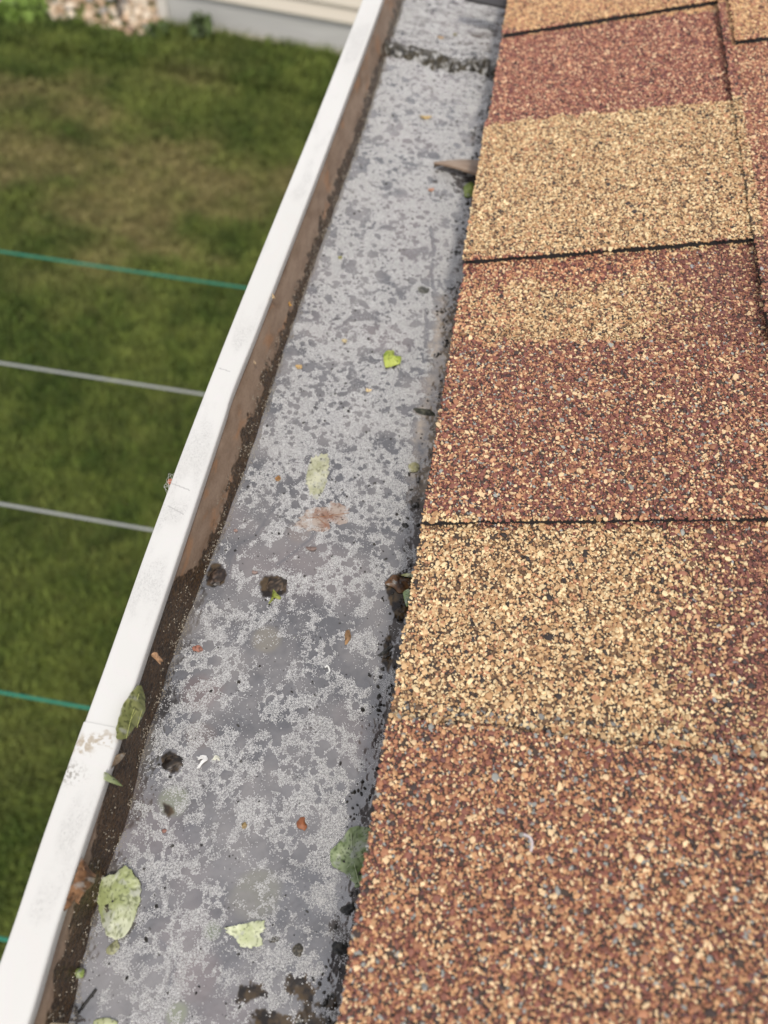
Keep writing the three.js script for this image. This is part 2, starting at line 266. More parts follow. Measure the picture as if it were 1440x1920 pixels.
function granules(parent, inside, height, s0, s1, z0, z1, seed) {
  const r = rng(seed), step = 0.00081, bins = [[], [], []];
  for (let z = z0; z < z1; z += step) for (let s = s0; s < s1; s += step) {
    const a = s + (r() - 0.5) * step * 1.3, b = z + (r() - 0.5) * step * 1.3, q = r(), big = r(), e = inside(a, b);
    if (e < -0.0005) continue;
    // worn spots where the black asphalt shows
    const bare = fbm(a * 420, b * 420, 71, 2), worn = 0.15 + 0.04 * fbm(a * 25, b * 25, 77, 2) + (a < 0.02 && b > -0.17 && b < -0.06 ? 0.03 : 0) + (Math.abs(b + 0.0815) < 0.0014 ? 0.07 : 0) + (a > 0.09 && a < 0.122 && b > -0.145 && b < -0.09 ? 0.05 : 0);
    if (bare < worn) continue;
    let c = pick(zone(a, b, r() - 0.5), q); const k = 0.80 + 0.36 * r();
    const size = (0.00098 + 0.00085 * big * big + (big > 0.975 ? 0.0006 : 0)) * (Math.abs(b + 0.0815) < 0.0025 ? 1.15 : 1);
    if (b > -0.086 && b < -0.078 && r() < 0.12) c = lin(128, 126, 122);
    const p = roofPoint(a, b, height(a) + size * (0.02 + 0.20 * r()));
    bins[Math.floor(r() * 3)].push([p[0], p[1], p[2], size * (0.70 + 0.75 * r()), size * (0.7 + 0.4 * r()), size * (0.62 + 0.5 * r()), (r() - 0.5) * 0.8, r() * 6.28, TH + (r() - 0.5) * 0.8, c[0] * k, c[1] * k, c[2] * k]);
  }
  bins.forEach((it, i) => it.length && instanced('granules', granGeo[i], granMat, it, parent));
}
const GZ0 = -0.80, GZ1 = 0.10, GS1 = 0.235;                   // granules are laid one by one here; farther out the material takes over
const farTex = dataTex(512, 512, (u, v, o) => { const q = hash(Math.floor(u * 512), Math.floor(v * 512), 3), b = fbm(u * 6, v * 6, 2, 2); const c = pick(b > 0.52 ? TAN : RED, q); o[0] = c[0]; o[1] = c[1]; o[2] = c[2]; }, { srgb: true, repeat: true });
const farMat = std({ map: farTex, roughness: 0.95 });
// a flat piece with uneven edges in (s, z), lying on height(s), thick t
function shinglePiece(outline, height, t, material, seed) {
  const r = [], step = 0.0022;
  for (let i = 0; i < outline.length; i++) {
    const a = outline[i], b = outline[(i + 1) % outline.length], L = Math.hypot(b[0] - a[0], b[1] - a[1]), n = Math.max(1, Math.min(400, Math.round(L / step)));
    for (let k = 0; k < n; k++) { const f = k / n, px = lerp(a[0], b[0], f), pz = lerp(a[1], b[1], f), nx = -(b[1] - a[1]) / L, nz = (b[0] - a[0]) / L, d = (fbm(px * 300, pz * 300, seed, 3) - 0.5) * 0.0016 + (fbm(px * 40, pz * 40, seed + 3, 2) - 0.5) * 0.002; r.push(new THREE.Vector2(px + nx * d, pz + nz * d)); }
  }
  const sp = new THREE.Shape(r), g = new THREE.ExtrudeGeometry(sp, { depth: t, bevelEnabled: false, curveSegments: 1 }), p = g.attributes.position, uv = [];
  for (let i = 0; i < p.count; i++) { const s = p.getX(i), z = p.getY(i), n = p.getZ(i); uv.push(s / 0.5, z / 0.5); const q = roofPoint(s, z, height(s) - t + n); p.setXYZ(i, q[0], q[1], q[2]); }
  g.setAttribute('uv', new THREE.Float32BufferAttribute(uv, 2)); g.computeVertexNormals(); return [g, r];
}
function edgeDistance(poly) {                                 // signed distance to a convex-ish polygon: positive inside
  return (s, z) => { let best = 1e9, ins = false; for (let i = 0, j = poly.length - 1; i < poly.length; j = i++) { const a = poly[i], b = poly[j]; if ((a[1] > z) !== (b[1] > z) && s < (b[0] - a[0]) * (z - a[1]) / (b[1] - a[1]) + a[0]) ins = !ins; const dx = b[0] - a[0], dz = b[1] - a[1], t = clamp(((s - a[0]) * dx + (z - a[1]) * dz) / (dx * dx + dz * dz)); best = Math.min(best, Math.hypot(s - a[0] - t * dx, z - a[1] - t * dz)); } return ins ? best : -best; };
}
const TOOTH = 0.0032;
const teeth = [                                               // [course, outline in (s, z)]
  [0, [[0.001, -0.5760], [0.1450, -0.5835], [0.1450, -0.690], [0.001, -0.700]]],
  [0, [[-0.0005, -0.3290], [0.1450, -0.3340], [0.1450, -0.4575], [-0.0005, -0.4640]]],
  [0, [[0.0010, -0.1625], [0.1450, -0.1700], [0.1450, -0.2600], [0.0010, -0.2700]]],
  [0, [[0.0004, 0.1300], [0.1450, 0.1200], [0.1450, -0.0765], [0.0004, -0.0790]]],
  [1, [[0.1485, -0.5170], [0.2880, -0.5200], [0.2880, -0.650], [0.1485, -0.660]]],
  [1, [[0.1480, -0.0200], [0.2880, -0.0260], [0.2880, -0.130], [0.1480, -0.139]]],
];
const toothIn = teeth.map(([k, o]) => edgeDistance(o));
for (let k = 0; k < 4; k++) {                                 // base layers, course by course up the slope
  const s0 = k * EXPO, s1 = s0 + EXPO + 0.03;
  const h = (s) => -0.0048 * ((s - s0) / EXPO);
  const o = [[s0, Z_FAR], [s0, Z_NEAR], [s1, Z_NEAR], [s1, Z_FAR]].reverse();
  const near = k < 2;
  // the part of the course that is seen close by, and its run beyond
  const cuts = near ? [[Z_FAR, GZ0], [GZ0, GZ1], [GZ1, Z_NEAR]] : [[Z_FAR, Z_NEAR]];
  for (const [a, b] of cuts) {
    const mid = near && a === GZ0, [g] = shinglePiece([[s0, b], [s1, b], [s1, a], [s0, a]], h, 0.0030, null, 50 + k);
    const m = part('shingle', g, mid ? [dusty, asphalt] : [farMat, asphalt], house);
    if (mid) granules(m, (s, z) => { for (let i = 0; i < teeth.length; i++) if (teeth[i][0] === k && toothIn[i](s, z) > 0.0012) return -1; return Math.min(s - s0 - 0.0001 + (fbm(z * 300, k, 52, 2) - 0.5) * 0.0012, s0 + EXPO + 0.004 - s, 1); }, h, s0 - 0.001, Math.min(s0 + EXPO + 0.004, GS1), a, b, 600 + k);
  }
}
teeth.forEach(([k, o], i) => {
  const s0 = k * EXPO, h = (s) => -0.0048 * ((s - s0) / EXPO) + TOOTH, [g] = shinglePiece(o, h, TOOTH - 0.0002, null, 90 + i);
  const m = part('shingle_tab', g, [dusty, asphalt], house);
  granules(m, toothIn[i], h, k ? 0.146 : -0.002, k ? GS1 : EXPO + 0.003, Math.max(GZ0, Math.min(...o.map((q) => q[1]))), Math.min(GZ1, Math.max(...o.map((q) => q[1])) + 0.001), 800 + i);
});
for (let k = 4; k < 14; k++) { const s0 = k * EXPO, [g] = shinglePiece([[s0, Z_NEAR], [s0 + EXPO + 0.03, Z_NEAR], [s0 + EXPO + 0.03, Z_FAR], [s0, Z_FAR]], (s) => -0.0048 * ((s - s0) / EXPO), 0.003, null, 50); part('shingle', g, [farMat, asphalt], house); }

// ---------------------------------------------------------------- gutter
const gutter = new THREE.Group();
top('rain_gutter', gutter, 'white metal rain gutter with a brown stained inner wall full of scummy water', 'gutter');
const SEAM = -0.0565;
{
  const TZ0 = -0.75, TZ1 = 0.15;
  // white lip with specks of dirt, scratches and the grimy joint
  const r = rng(9), spots = [];
  const rimMap = dataTex(192, 2048, (u, v, o) => {
    const z = lerp(TZ0, TZ1, v), x = u * 0.0135;
    const cl = smooth(0.47, 0.70, fbm(x * 130, z * 42, 201, 3)) * smooth(0.06, 0.25, u) * (1 - smooth(0.72, 0.95, u));
    const sp = noise(x * 3400, z * 2300, 203), fine = fbm(x * 1500, z * 1500, 207, 2);
    let d = clamp(smooth(0.84 - 0.26 * cl, 0.99 - 0.16 * cl, sp) * (0.10 + 0.5 * cl)) * 0.45;
    d = Math.max(d, 0.10 * cl * fine * 2);
    const j = z - SEAM + 0.004 * (u - 0.5) * 2 - 0.002, sm = smooth(0.0042, 0.0, Math.abs(j + (fbm(x * 700, z * 700, 211, 3) - 0.5) * 0.006)) * smooth(0.38, 0.62, fbm(x * 900, z * 900, 215, 3));
    const sc = smooth(0.006, 0, Math.hypot(z - SEAM - 0.014, (u - 0.2) * 0.012)) * smooth(0.5, 0.65, fbm(x * 1600, z * 1600, 219, 3));
    let c = mix3([0.68, 0.672, 0.65], [0.58, 0.565, 0.525], fbm(x * 60, z * 30, 223, 3) * 0.45);
    c = mix3(c, [0.16, 0.155, 0.15], d); c = mix3(c, [0.33, 0.25, 0.15], clamp(sm * 0.75)); c = mix3(c, [0.20, 0.18, 0.15], sc * 0.8);
    for (const [zz, uu, l, t] of [[-0.236, 0.45, 0.0035, 0.2], [-0.154, 0.5, 0.004, 0.5], [-0.166, 0.4, 0.005, 0.3]]) if (Math.abs(z - zz - (u - uu) * 0.0135 * t) < 0.00025 && Math.abs(u - uu) < l / 0.0135 / 2 * 1.4) c = mix3(c, [0.35, 0.34, 0.33], 0.7);
    o[0] = c[0]; o[1] = c[1]; o[2] = c[2];
  }, { srgb: true });
  const rimMat = std({ map: rimMap, roughness: 0.38, side: THREE.DoubleSide });
  const P = (z, over) => { const a = xOuter(z) - over, b = xInner(z) + over * 0.4, y = RIM + over * 0.8; return [[a + 0.0012, y - 0.021], [a, y - 0.0195], [a, y - 0.0010], [a + 0.0003, y - 0.0003], [a + 0.0010, y], [lerp(a, b, 0.35), y + 0.00025], [lerp(a, b, 0.7), y + 0.00015], [b - 0.0011, y - 0.0001], [b - 0.0003, y - 0.0004], [b, y - 0.0012], [b - 0.0002, y - 0.0062], [b - 0.0014, y - 0.0064], [b - 0.0014, y - 0.002]]; };
  const arc = [0, 0.02, 0.10, 0.13, 0.2, 0.42, 0.66, 0.84, 0.9, 0.94, 0.98, 0.99, 1];
  const lip = (za, zb, over, n) => sheet(12, n, (u, v) => { const z = lerp(za, zb, v), i = Math.round(u * 12), q = P(z, over)[i]; return [q[0], q[1], z, arc[i], clamp((z - TZ0) / (TZ1 - TZ0))]; });
  part('front_lip', lip(Z_NEAR, SEAM - 0.004, 0.00035, 160), rimMat, gutter);
  part('front_lip', lip(SEAM + 0.006, Z_FAR, 0, 420), rimMat, gutter);
  // brown inner wall, wet and dark along the water
  const edgeT = curve([[0.15, 0.30], [0.01, 0.42], [-0.010, 0.40], [-0.030, 0.30], [-0.045, 0.12], [-0.07, 0.02], [-0.11, 0.04], [-0.128, 0.2], [-0.140, 0.66], [-0.165, 0.76], [-0.193, 0.70], [-0.22, 0.64], [-0.25, 0.70], [-0.29, 0.72], [-0.47, 0.68], [-0.75, 0.72]]);
  const wetness = (t, z) => smooth(-0.03, 0.04, t - edgeT(z) + (fbm(t * 5, z * 130, 301, 4) - 0.5) * 0.34 + (t > edgeT(z) + 0.1 ? 0 : (fbm(t * 14, z * 420, 305, 3) - 0.5) * 0.25));
  const wallMap = dataTex(128, 2048, (u, v, o) => {
    const z = lerp(TZ0, TZ1, v), t = u * 1.25, w = wetness(t, z), n = fbm(t * 6, z * 90, 311, 4), f = fbm(t * 40, z * 1200, 315, 3), rust = smooth(0.58, 0.75, fbm(t * 4, z * 55, 321, 4));
    let dry = mix3([0.155, 0.098, 0.062], [0.285, 0.205, 0.148], clamp(n * 1.2 - 0.15 + (f - 0.5) * 0.5)); dry = mix3(dry, [0.32, 0.15, 0.06], rust * 0.45);
    const wet = mix3([0.022, 0.012, 0.006], [0.11, 0.065, 0.032], clamp((f - 0.3) * 1.6)), c = mix3(dry, wet, w);
    o[0] = c[0]; o[1] = c[1]; o[2] = c[2];
  }, { srgb: true });
  const wallRough = dataTex(128, 2048, (u, v, o) => { const z = lerp(TZ0, TZ1, v), t = u * 1.25, w = wetness(t, z); o[0] = o[1] = o[2] = lerp(0.42, 0.22 + 0.2 * noise(t * 60, z * 1500, 5), w); });
  const wallBump = dataTex(128, 2048, (u, v, o) => { const z = lerp(TZ0, TZ1, v), t = u * 1.25, w = wetness(t, z), n = fbm(t * 48, z * 1500, 331, 3); o[0] = o[1] = o[2] = 0.5 + (n - 0.5) * lerp(0.15, 1, w); });
  const wallMat = std({ map: wallMap, roughnessMap: wallRough, roughness: 1, bumpMap: wallBump, bumpScale: 0.0007, side: THREE.DoubleSide });
  part('inner_wall', sheet(16, 700, (u, v) => {
    const z = lerp(0.16, -0.76, v), a = xInner(z) - 0.0035, b = xShore(z), t = u * 1.25; const k = t < 1 ? t : t;
    const y = lerp(RIM - 0.0045, WATER, k), x = lerp(a, b, Math.pow(k, 0.85)) + 0.0008 * (fbm(t * 4, z * 160, 341, 3) - 0.5) * smooth(0.2, 0.8, t);
    return [x, y, z, u, (z - TZ0) / (TZ1 - TZ0)];
  }), wallMat, gutter);
  const metal = std({ color: col(0.72, 0.71, 0.68), roughness: 0.4, side: THREE.DoubleSide });
  const prof = [[0.0012, -0.033], [0.0045, -0.036], [0.0075, -0.048], [0.014, -0.062], [0.027, -0.074], [0.034, -0.086], [0.036, -0.103], [0.05, -0.1045]];
  part('trough', sheet(11, 200, (u, v) => { const z = lerp(Z_NEAR, Z_FAR, v), i = Math.round(u * 11); if (i < 8) return [xOuter(z) + prof[i][0], prof[i][1], z]; return [[0.004, -0.1045, z], [0.0126, -0.1035, z], [0.0126, -0.05, z], [0.0126, -0.0125, z]][i - 8]; }), metal, gutter);
  const stained = std({ color: col(0.13, 0.10, 0.07), roughness: 0.6, side: THREE.DoubleSide });
  part('back_wall', box(0.0112, 0.0122, -0.1, -0.016, Z_FAR, Z_NEAR), stained, gutter);
  const hs = box(-0.034, 0.0105, -0.0178, -0.0162, -0.006, 0.006); hs.rotateY(-0.05); hs.translate(0, 0, -0.668);
  part('hanger_bracket', hs, std({ color: col(0.06, 0.055, 0.055), roughness: 0.5, metalness: 0.5 }), gutter);
}

// ---------------------------------------------------------------- water, its film and the foam
const FX0 = -0.1, FX1 = 0.0125, FZ0 = -0.80, FZ1 = 0.14;
const waveAmt = (z) => smooth(-0.585, -0.615, z);
const waterY = (x, z) => WATER + 0.0013 * (fbm(x * 75, z * 75, 401, 3) - 0.5) + 0.0014 * (fbm(x * 110, z * 110, 411, 3) - 0.5) * smooth(-0.035, -0.012, x) * smooth(-0.06, -0.01, z) + waveAmt(z) * 0.0046 * (fbm(x * 70, z * 150, 405, 3) - 0.5) + 0.0006 * (fbm(x * 120, z * 120, 407, 3) - 0.5) * smooth(0.0, 0.012, z) + 0.0010 * smooth(-0.4, -0.5, z) * (fbm(x * 90, z * 170, 409, 3) - 0.5);
const W = (px, py, dy = 0) => { const p = atY(px, py, WATER); p.y = waterY(p.x, p.z) + dy; return p; };
const polyPx = (pts) => { const f = edgeDistance(pts.map(([a, b]) => { const p = atY(a, b, WATER); return [p.x, p.z]; })); return f; };
const darkPatches = [                                            // breaks in the film, plus dark brown patches at the near end
  polyPx([[722, 1092], [736, 1077], [775, 1076], [772, 1125], [758, 1165], [746, 1168], [734, 1142], [723, 1106]]),
  polyPx([[300, 1420], [318, 1407], [333, 1414], [340, 1430], [335, 1448], [322, 1452], [306, 1442]]),
  polyPx([[486, 1090], [497, 1080], [522, 1080], [538, 1092], [537, 1112], [515, 1122], [492, 1118]]),
  polyPx([[388, 1072], [398, 1054], [414, 1058], [426, 1078], [420, 1095], [398, 1103], [386, 1096]]),
  polyPx([[305, 1505], [322, 1510], [330, 1525], [316, 1534], [306, 1524]]),
  polyPx([[536, 1832], [560, 1822], [592, 1834], [600, 1862], [578, 1882], [545, 1872]]),
  polyPx([[446, 1846], [470, 1832], [498, 1842], [502, 1868], [476, 1884], [450, 1872]]),
  polyPx([[600, 1862], [626, 1858], [634, 1880], [618, 1898], [598, 1890]]),
  polyPx([[470, 1900], [500, 1888], [530, 1900], [590, 1890], [640, 1905], [640, 1960], [470, 1960]]),
  polyPx([[722, 1195], [735, 1190], [730, 1215], [738, 1240], [728, 1262], [715, 1240]]),
];
const lines = [[[805, 415], [815, 470], [808, 510], [812, 540]], [[785, 548], [800, 585], [800, 640], [790, 700]], [[525, 905], [520, 940], [492, 985], [478, 1005], [445, 1020], [432, 1050], [425, 1090]], [[305, 1880], [318, 1850], [330, 1800], [300, 1765]], [[345, 1370], [348, 1400], [352, 1420]], [[600, 935], [585, 1010], [520, 1060]]].map((l) => l.map(([a, b]) => { const p = atY(a, b, WATER); return [p.x, p.z]; }));
const nearLine = (x, z) => { let b = 1; for (const l of lines) for (let i = 1; i < l.length; i++) { const [ax, az] = l[i - 1], [bx, bz] = l[i], dx = bx - ax, dz = bz - az, t = clamp(((x - ax) * dx + (z - az) * dz) / (dx * dx + dz * dz)); b = Math.min(b, Math.hypot(x - ax - t * dx, z - az - t * dz)); } return b; };
const blots = [[385, 1300, 40, [0.16, 0.10, 0.085], 0.6], [375, 1380, 28, [0.15, 0.11, 0.09], 0.6], [500, 1200, 30, [0.22, 0.19, 0.13], 0.6], [480, 1670, 40, [0.20, 0.19, 0.13], 0.6], [325, 1500, 26, [0.24, 0.26, 0.15], 0.6], [560, 1000, 30, [0.21, 0.16, 0.13], 0.5], [450, 1700, 26, [0.18, 0.16, 0.15], 0.4], [330, 1900, 20, [0.2, 0.24, 0.08], 0.5], [360, 1830, 40, [0.19, 0.14, 0.13], 0.5], [397, 1745, 14, [0.2, 0.25, 0.12], 0.5]].map(([a, b, r, c, k]) => { const p = atY(a, b, WATER); return [p.x, p.z, r / 4400, c, k]; });
const open = (x, z) => { let b = -1; for (const f of darkPatches) b = Math.max(b, f(x, z)); return b + (fbm(x * 900, z * 900, 431, 2) - 0.5) * 0.0012 + (z > -0.01 ? (fbm(x * 380, z * 380, 435, 3) - 0.55) * 0.0075 : 0); };
const beigeStrip = (x, z) => smooth(-0.0125, -0.006, x + 0.008 * (fbm(z * 160, x * 160, 433, 4) - 0.5)) * smooth(-0.19, -0.22, z) * (1 - smooth(-0.33, -0.36, z));  // beige strip in the film's colour along the shingle side
const filmColor = (x, z) => {
  const n = fbm(x * 70, z * 70, 441, 4), m = fbm(x * 26, z * 26, 445, 3), f = fbm(x * 480, z * 480, 447, 2);
  let c = mix3([0.066, 0.062, 0.064], [0.182, 0.166, 0.158], clamp((n - 0.5) * 2.4 + 0.5 + (f - 0.5) * 0.3));
  c = mix3(c, [0.17, 0.135, 0.13], smooth(0.52, 0.75, m) * 0.6);
  for (const [a, b, r, q, k] of blots) { const d = Math.hypot(x - a, z - b) / r + (n - 0.5) * 0.9; if (d < 1.2) c = mix3(c, q, k * (1 - smooth(0.6, 1.1, d))); }
  c = mix3(c, [0.42, 0.335, 0.245], beigeStrip(x, z) * clamp(0.1 + 1.1 * n + (f - 0.5)));
  c = mix3(c, [0.06, 0.058, 0.066], (0.2 + 0.5 * n) * (1 - smooth(0.0001, 0.0011, nearLine(x + (f - 0.5) * 0.001, z + (n - 0.5) * 0.003))));
  return c;
};
{
  const dims = [FX0, FX1, FZ0, FZ1];
  const map = dataTex(384, 2048, (u, v, o) => { const x = lerp(FX0, FX1, u), z = lerp(FZ0, FZ1, v); const k = smooth(-0.0003, 0.0006, open(x, z)); const c = mix3(filmColor(x, z), mix3([0.012, 0.008, 0.005], [0.085, 0.055, 0.026], smooth(0.3, 0.75, fbm(x * 420, z * 420, 451, 4))), k); o[0] = c[0]; o[1] = c[1]; o[2] = c[2]; }, { srgb: true });
  const spec = dataTex(384, 2048, (u, v, o) => { const x = lerp(FX0, FX1, u), z = lerp(FZ0, FZ1, v); const k = smooth(-0.0003, 0.0006, open(x, z)); o[0] = o[1] = o[2] = 1; o[3] = lerp(1, 0.22, k); });
  const rough = dataTex(384, 2048, (u, v, o) => { const x = lerp(FX0, FX1, u), z = lerp(FZ0, FZ1, v); const k = smooth(-0.0003, 0.0006, open(x, z)); o[0] = o[1] = o[2] = lerp(0.02 + 0.12 * fbm(x * 90, z * 90, 461, 3), 0.16, k); });
  const bump = dataTex(384, 2048, (u, v, o) => { const x = lerp(FX0, FX1, u), z = lerp(FZ0, FZ1, v); o[0] = o[1] = o[2] = 0.6 * fbm(x * 150, z * 150, 471, 3) + 0.4 * fbm(x * 700, z * 700, 475, 2); });
  for (const t of [map, spec, rough, bump]) t.wrapS = t.wrapT = THREE.MirroredRepeatWrapping;
  const m = phy({ map, roughnessMap: rough, roughness: 1, specularIntensityMap: spec, ior: 2.5, bumpMap: bump, bumpScale: 0.00035, side: THREE.DoubleSide });
  const zs = []; for (let z = Z_NEAR; z > FZ1; z -= 0.02) zs.push(z); for (let z = FZ1; z > FZ0; z -= 0.0015) zs.push(z); for (let z = FZ0; z > Z_FAR; z -= 0.02) zs.push(z); zs.push(Z_FAR);
  const g = sheet(70, zs.length - 1, (u, v) => { const z = zs[Math.round(v * (zs.length - 1))], x = lerp(xShore(z) - 0.0025, 0.0115, u); return [x, waterY(x, z), z, (x - FX0) / (FX1 - FX0), (z - FZ0) / (FZ1 - FZ0)]; });
  top('water', new THREE.Mesh(g, m), null, null, null, 'structure');

  const r = rng(21), step = 0.00060, items = [], pops = [];
  for (let i = 0; i < 5200; i++) { const z = lerp(FZ0, FZ1, r()), q = r(); pops.push([lerp(-0.095, 0.01, r()), z, q < 0.82 ? 0.0006 + 0.0007 * r() : q < 0.98 ? 0.0012 + 0.0012 * r() : 0.0024 + 0.0018 * r()]); }
  const cell = 0.004, grid = new Map(); for (const p of pops) { const k = Math.floor(p[0] / cell) + ',' + Math.floor(p[1] / cell); (grid.get(k) ?? grid.set(k, []).get(k)).push(p); }
  const popped = (x0, z0) => { const x = x0 + (fbm(x0 * 700, z0 * 700, 497, 2) - 0.5) * 0.0016, z = z0 + (fbm(x0 * 700, z0 * 700, 499, 2) - 0.5) * 0.0016, a = Math.floor(x / cell), b = Math.floor(z / cell); for (let i = a - 1; i <= a + 1; i++) for (let j = b - 1; j <= b + 1; j++) for (const p of grid.get(i + ',' + j) ?? []) if ((x - p[0]) ** 2 + (z - p[1]) ** 2 < p[2] ** 2) return true; return false; };
  const dense = curve([[0.14, 0.52], [0.02, 0.515], [-0.01, 0.50], [-0.05, 0.475], [-0.085, 0.495], [-0.12, 0.485], [-0.16, 0.50], [-0.19, 0.425], [-0.23, 0.40], [-0.28, 0.43], [-0.34, 0.435], [-0.42, 0.42], [-0.52, 0.40], [-0.58, 0.385], [-0.62, 0.26], [-0.8, 0.26]]);  // extra foam at the far end stands in for the bright sky sheen
  let row = 0;
  for (let z = FZ0; z < FZ1; z += step * 0.866, row++) for (let x = -0.094 + (row % 2) * step * 0.5; x < 0.009; x += step) {
    const a = x + (r() - 0.5) * step * 0.35, b = z + (r() - 0.5) * step * 0.35, q = r(), q2 = r(), q3 = r(), sh0 = xShore(b);
    const d = a - sh0; if (d < 0.0002) continue; const hole = open(a, b); if (hole > -0.0004 && !(b > -0.01 && hole < 0.002 && q2 > 0.72)) continue;
    const froth = d < 0.0022 * fbm(b * 150, 1, 487, 2) * 1.6;
    const val = 0.60 * fbm(a * 90, b * 90, 481, 3) + 0.40 * fbm(a * 280, b * 280, 485, 2) + 0.030;
    let thr = dense(b) + 0.10 * (1 - smooth(0.003, 0.012, d)) + 0.13 * smooth(-0.014, -0.004, a) * (1 - waveAmt(b)) + 0.22 * beigeStrip(a, b) - (b > 0 ? 0.02 : 0) + 0.2 * (1 - smooth(0.0008, 0.0022, nearLine(a, b)));
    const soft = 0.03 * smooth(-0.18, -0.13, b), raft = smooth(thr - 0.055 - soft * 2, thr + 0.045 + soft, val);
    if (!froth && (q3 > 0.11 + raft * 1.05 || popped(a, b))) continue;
    if (froth && q2 < 0.35) continue;
    const s = step * (froth ? 0.34 : 0.34 + 0.15 * raft) * (0.62 + 0.6 * q), k = 0.78 + 0.36 * q2;
    const c = froth ? [0.30, 0.26, 0.20] : [0.56, 0.552, 0.545];
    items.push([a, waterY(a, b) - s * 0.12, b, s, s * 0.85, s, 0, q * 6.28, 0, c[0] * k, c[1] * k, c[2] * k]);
  }
  for (let i = 0; i < 9000; i++) {                            // froth and drops left on the wet wall
    const z = lerp(-0.7, 0.1, r()), t = 1 - 0.75 * r() * r(), q = r(), a = xInner(z) - 0.0035, cl = fbm(t * 9, z * 220, 493, 3); if (cl < 0.56 - 0.1 * smooth(0.85, 1, t) || (t < 0.55 && z < -0.13)) continue;
    const s = 0.00014 + 0.00022 * q * q, k = 0.6 + 0.6 * r(); items.push([lerp(a, xShore(z), Math.pow(t, 0.85)) + s * 0.5, lerp(RIM - 0.0045, WATER, t), z, s, s, s, 0, 0, -1.1, 0.34 * k, 0.29 * k, 0.22 * k]);
  }
  const dome = new THREE.SphereGeometry(1, 9, 4, 0, 2 * Math.PI, 0, Math.PI / 2); dome.deleteAttribute('uv');
  console.log('bubbles', items.length);
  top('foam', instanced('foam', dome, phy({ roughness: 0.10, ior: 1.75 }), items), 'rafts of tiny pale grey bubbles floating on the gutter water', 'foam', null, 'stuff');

  // black crumbs of algae, mostly along the shingle side
  const cr = [];
  for (let i = 0; i < 2600; i++) {
    const z = lerp(-0.62, 0.06, r()), w = r(), x = w < 0.28 ? lerp(-0.011, 0.0, r() ** 0.6) : lerp(xShore(z) + 0.003, 0, r()); const cl = fbm(x * 130, z * 130, 491, 3);
    if (cl < (w < 0.28 ? 0.47 : 0.45) - smooth(0, 0.02, z) * 0.05) continue; const s = (0.0003 + 0.0007 * r() ** 3) * (w < 0.28 ? 1.5 : 1), p = waterY(x, z), k = 0.5 + r();
    cr.push([x, p + s * 0.15, z, s * (0.8 + r()), s, s * (0.8 + r()), r(), r() * 6, r(), 0.020 * k, 0.017 * k, 0.013 * k]);
  }
  top('algae_crumbs', instanced('algae_crumbs', pebble(41, 0, 0.9, 0.6), std({ roughness: 0.4 }), cr), 'scattered black specks of algae on the film of the water', 'algae', null, 'stuff');
}
console.log('water done');

// ---------------------------------------------------------------- leaves and scraps
const WALLP = new THREE.Vector3(-0.0915, -0.034, 0), WALLN = new THREE.Vector3(0.955, 0.296, 0).normalize();
function leafShape(points, opt) {                             // points: Vector3 outline; a thin uneven blade with two faces and an edge
  const { dome = 0.001, crinkle = 0.0006, seed = 1, c1, c2, tip, up = UPV, fine = 900 } = opt, out = [], n0 = points.length;
  const cv = new THREE.CatmullRomCurve3(points, true, 'catmullrom', opt.round ?? 0.35), N = opt.n ?? 110, RN = opt.n ? 7 : 22, cen = new THREE.Vector3(); const ring = cv.getSpacedPoints(N).slice(0, N); ring.forEach((p) => cen.addScaledVector(p, 1 / N));
  let size = 0; ring.forEach((p) => { size = Math.max(size, p.distanceTo(cen)); });
  const pos = [], colr = [], ix = [], th = opt.thick ?? 0.00025;
  const vein = opt.vein?.map((l) => l);
  const put = (side) => {
    for (let k = 0; k <= RN; k++) for (let i = 0; i < N; i++) {
      const t = k / RN, p = cen.clone().lerp(ring[i], t * (1 + (opt.rag ?? 0.08) * t * t * (fbm(i * 0.45, 1, seed, 3) - 0.5)));
      const h = dome * (1 - t * t) + crinkle * (fbm(p.x * 260, p.z * 260, seed, 3) - 0.5) * 2 + (opt.curl ?? 0) * t * t * (0.5 + 0.5 * Math.sin(i / N * 6.283 * 2 + seed));
      p.addScaledVector(up, h + (side ? 0 : -th)); pos.push(p.x, p.y, p.z);
      const q = clamp(0.5 + (fbm(p.x * 200, p.z * 200 + p.y * 150, seed + 5, 3) - 0.5) * 2.2 + (noise(p.x * fine, p.z * fine, seed + 9) - 0.5) * 0.5); let c = mix3(c1, c2, q); if (opt.film !== 0) c = mix3(c, [0.40, 0.40, 0.38], 0.55 * smooth(0.56, 0.72, fbm(p.x * 420 + seed, p.z * 420, seed + 21, 4))); c = mix3(c, c1.map((v) => v * 0.45), 0.8 * smooth(0.68, 0.8, noise(p.x * 1500, p.z * 1500, seed + 31))); colr.push(...c);
    }
  };
  put(1); put(0); const B = (RN + 1) * N;
  for (let k = 0; k < RN; k++) for (let i = 0; i < N; i++) { const a = k * N + i, b = k * N + (i + 1) % N, c = a + N, d = b + N; ix.push(a, c, d, a, d, b); ix.push(B + a, B + d, B + c, B + a, B + b, B + d); }
  for (let i = 0; i < N; i++) { const a = RN * N + i, b = RN * N + (i + 1) % N; ix.push(a, B + a, B + b, a, B + b, b); }
  const g = new THREE.BufferGeometry(); g.setAttribute('position', new THREE.Float32BufferAttribute(pos, 3)); g.setAttribute('color', new THREE.Float32BufferAttribute(colr, 3)); g.setIndex(ix); g.computeVertexNormals(); return g;
}
const leafMat = phy({ vertexColors: true, roughness: 0.55, side: THREE.DoubleSide }), wetMat = phy({ vertexColors: true, roughness: 0.42, side: THREE.DoubleSide });
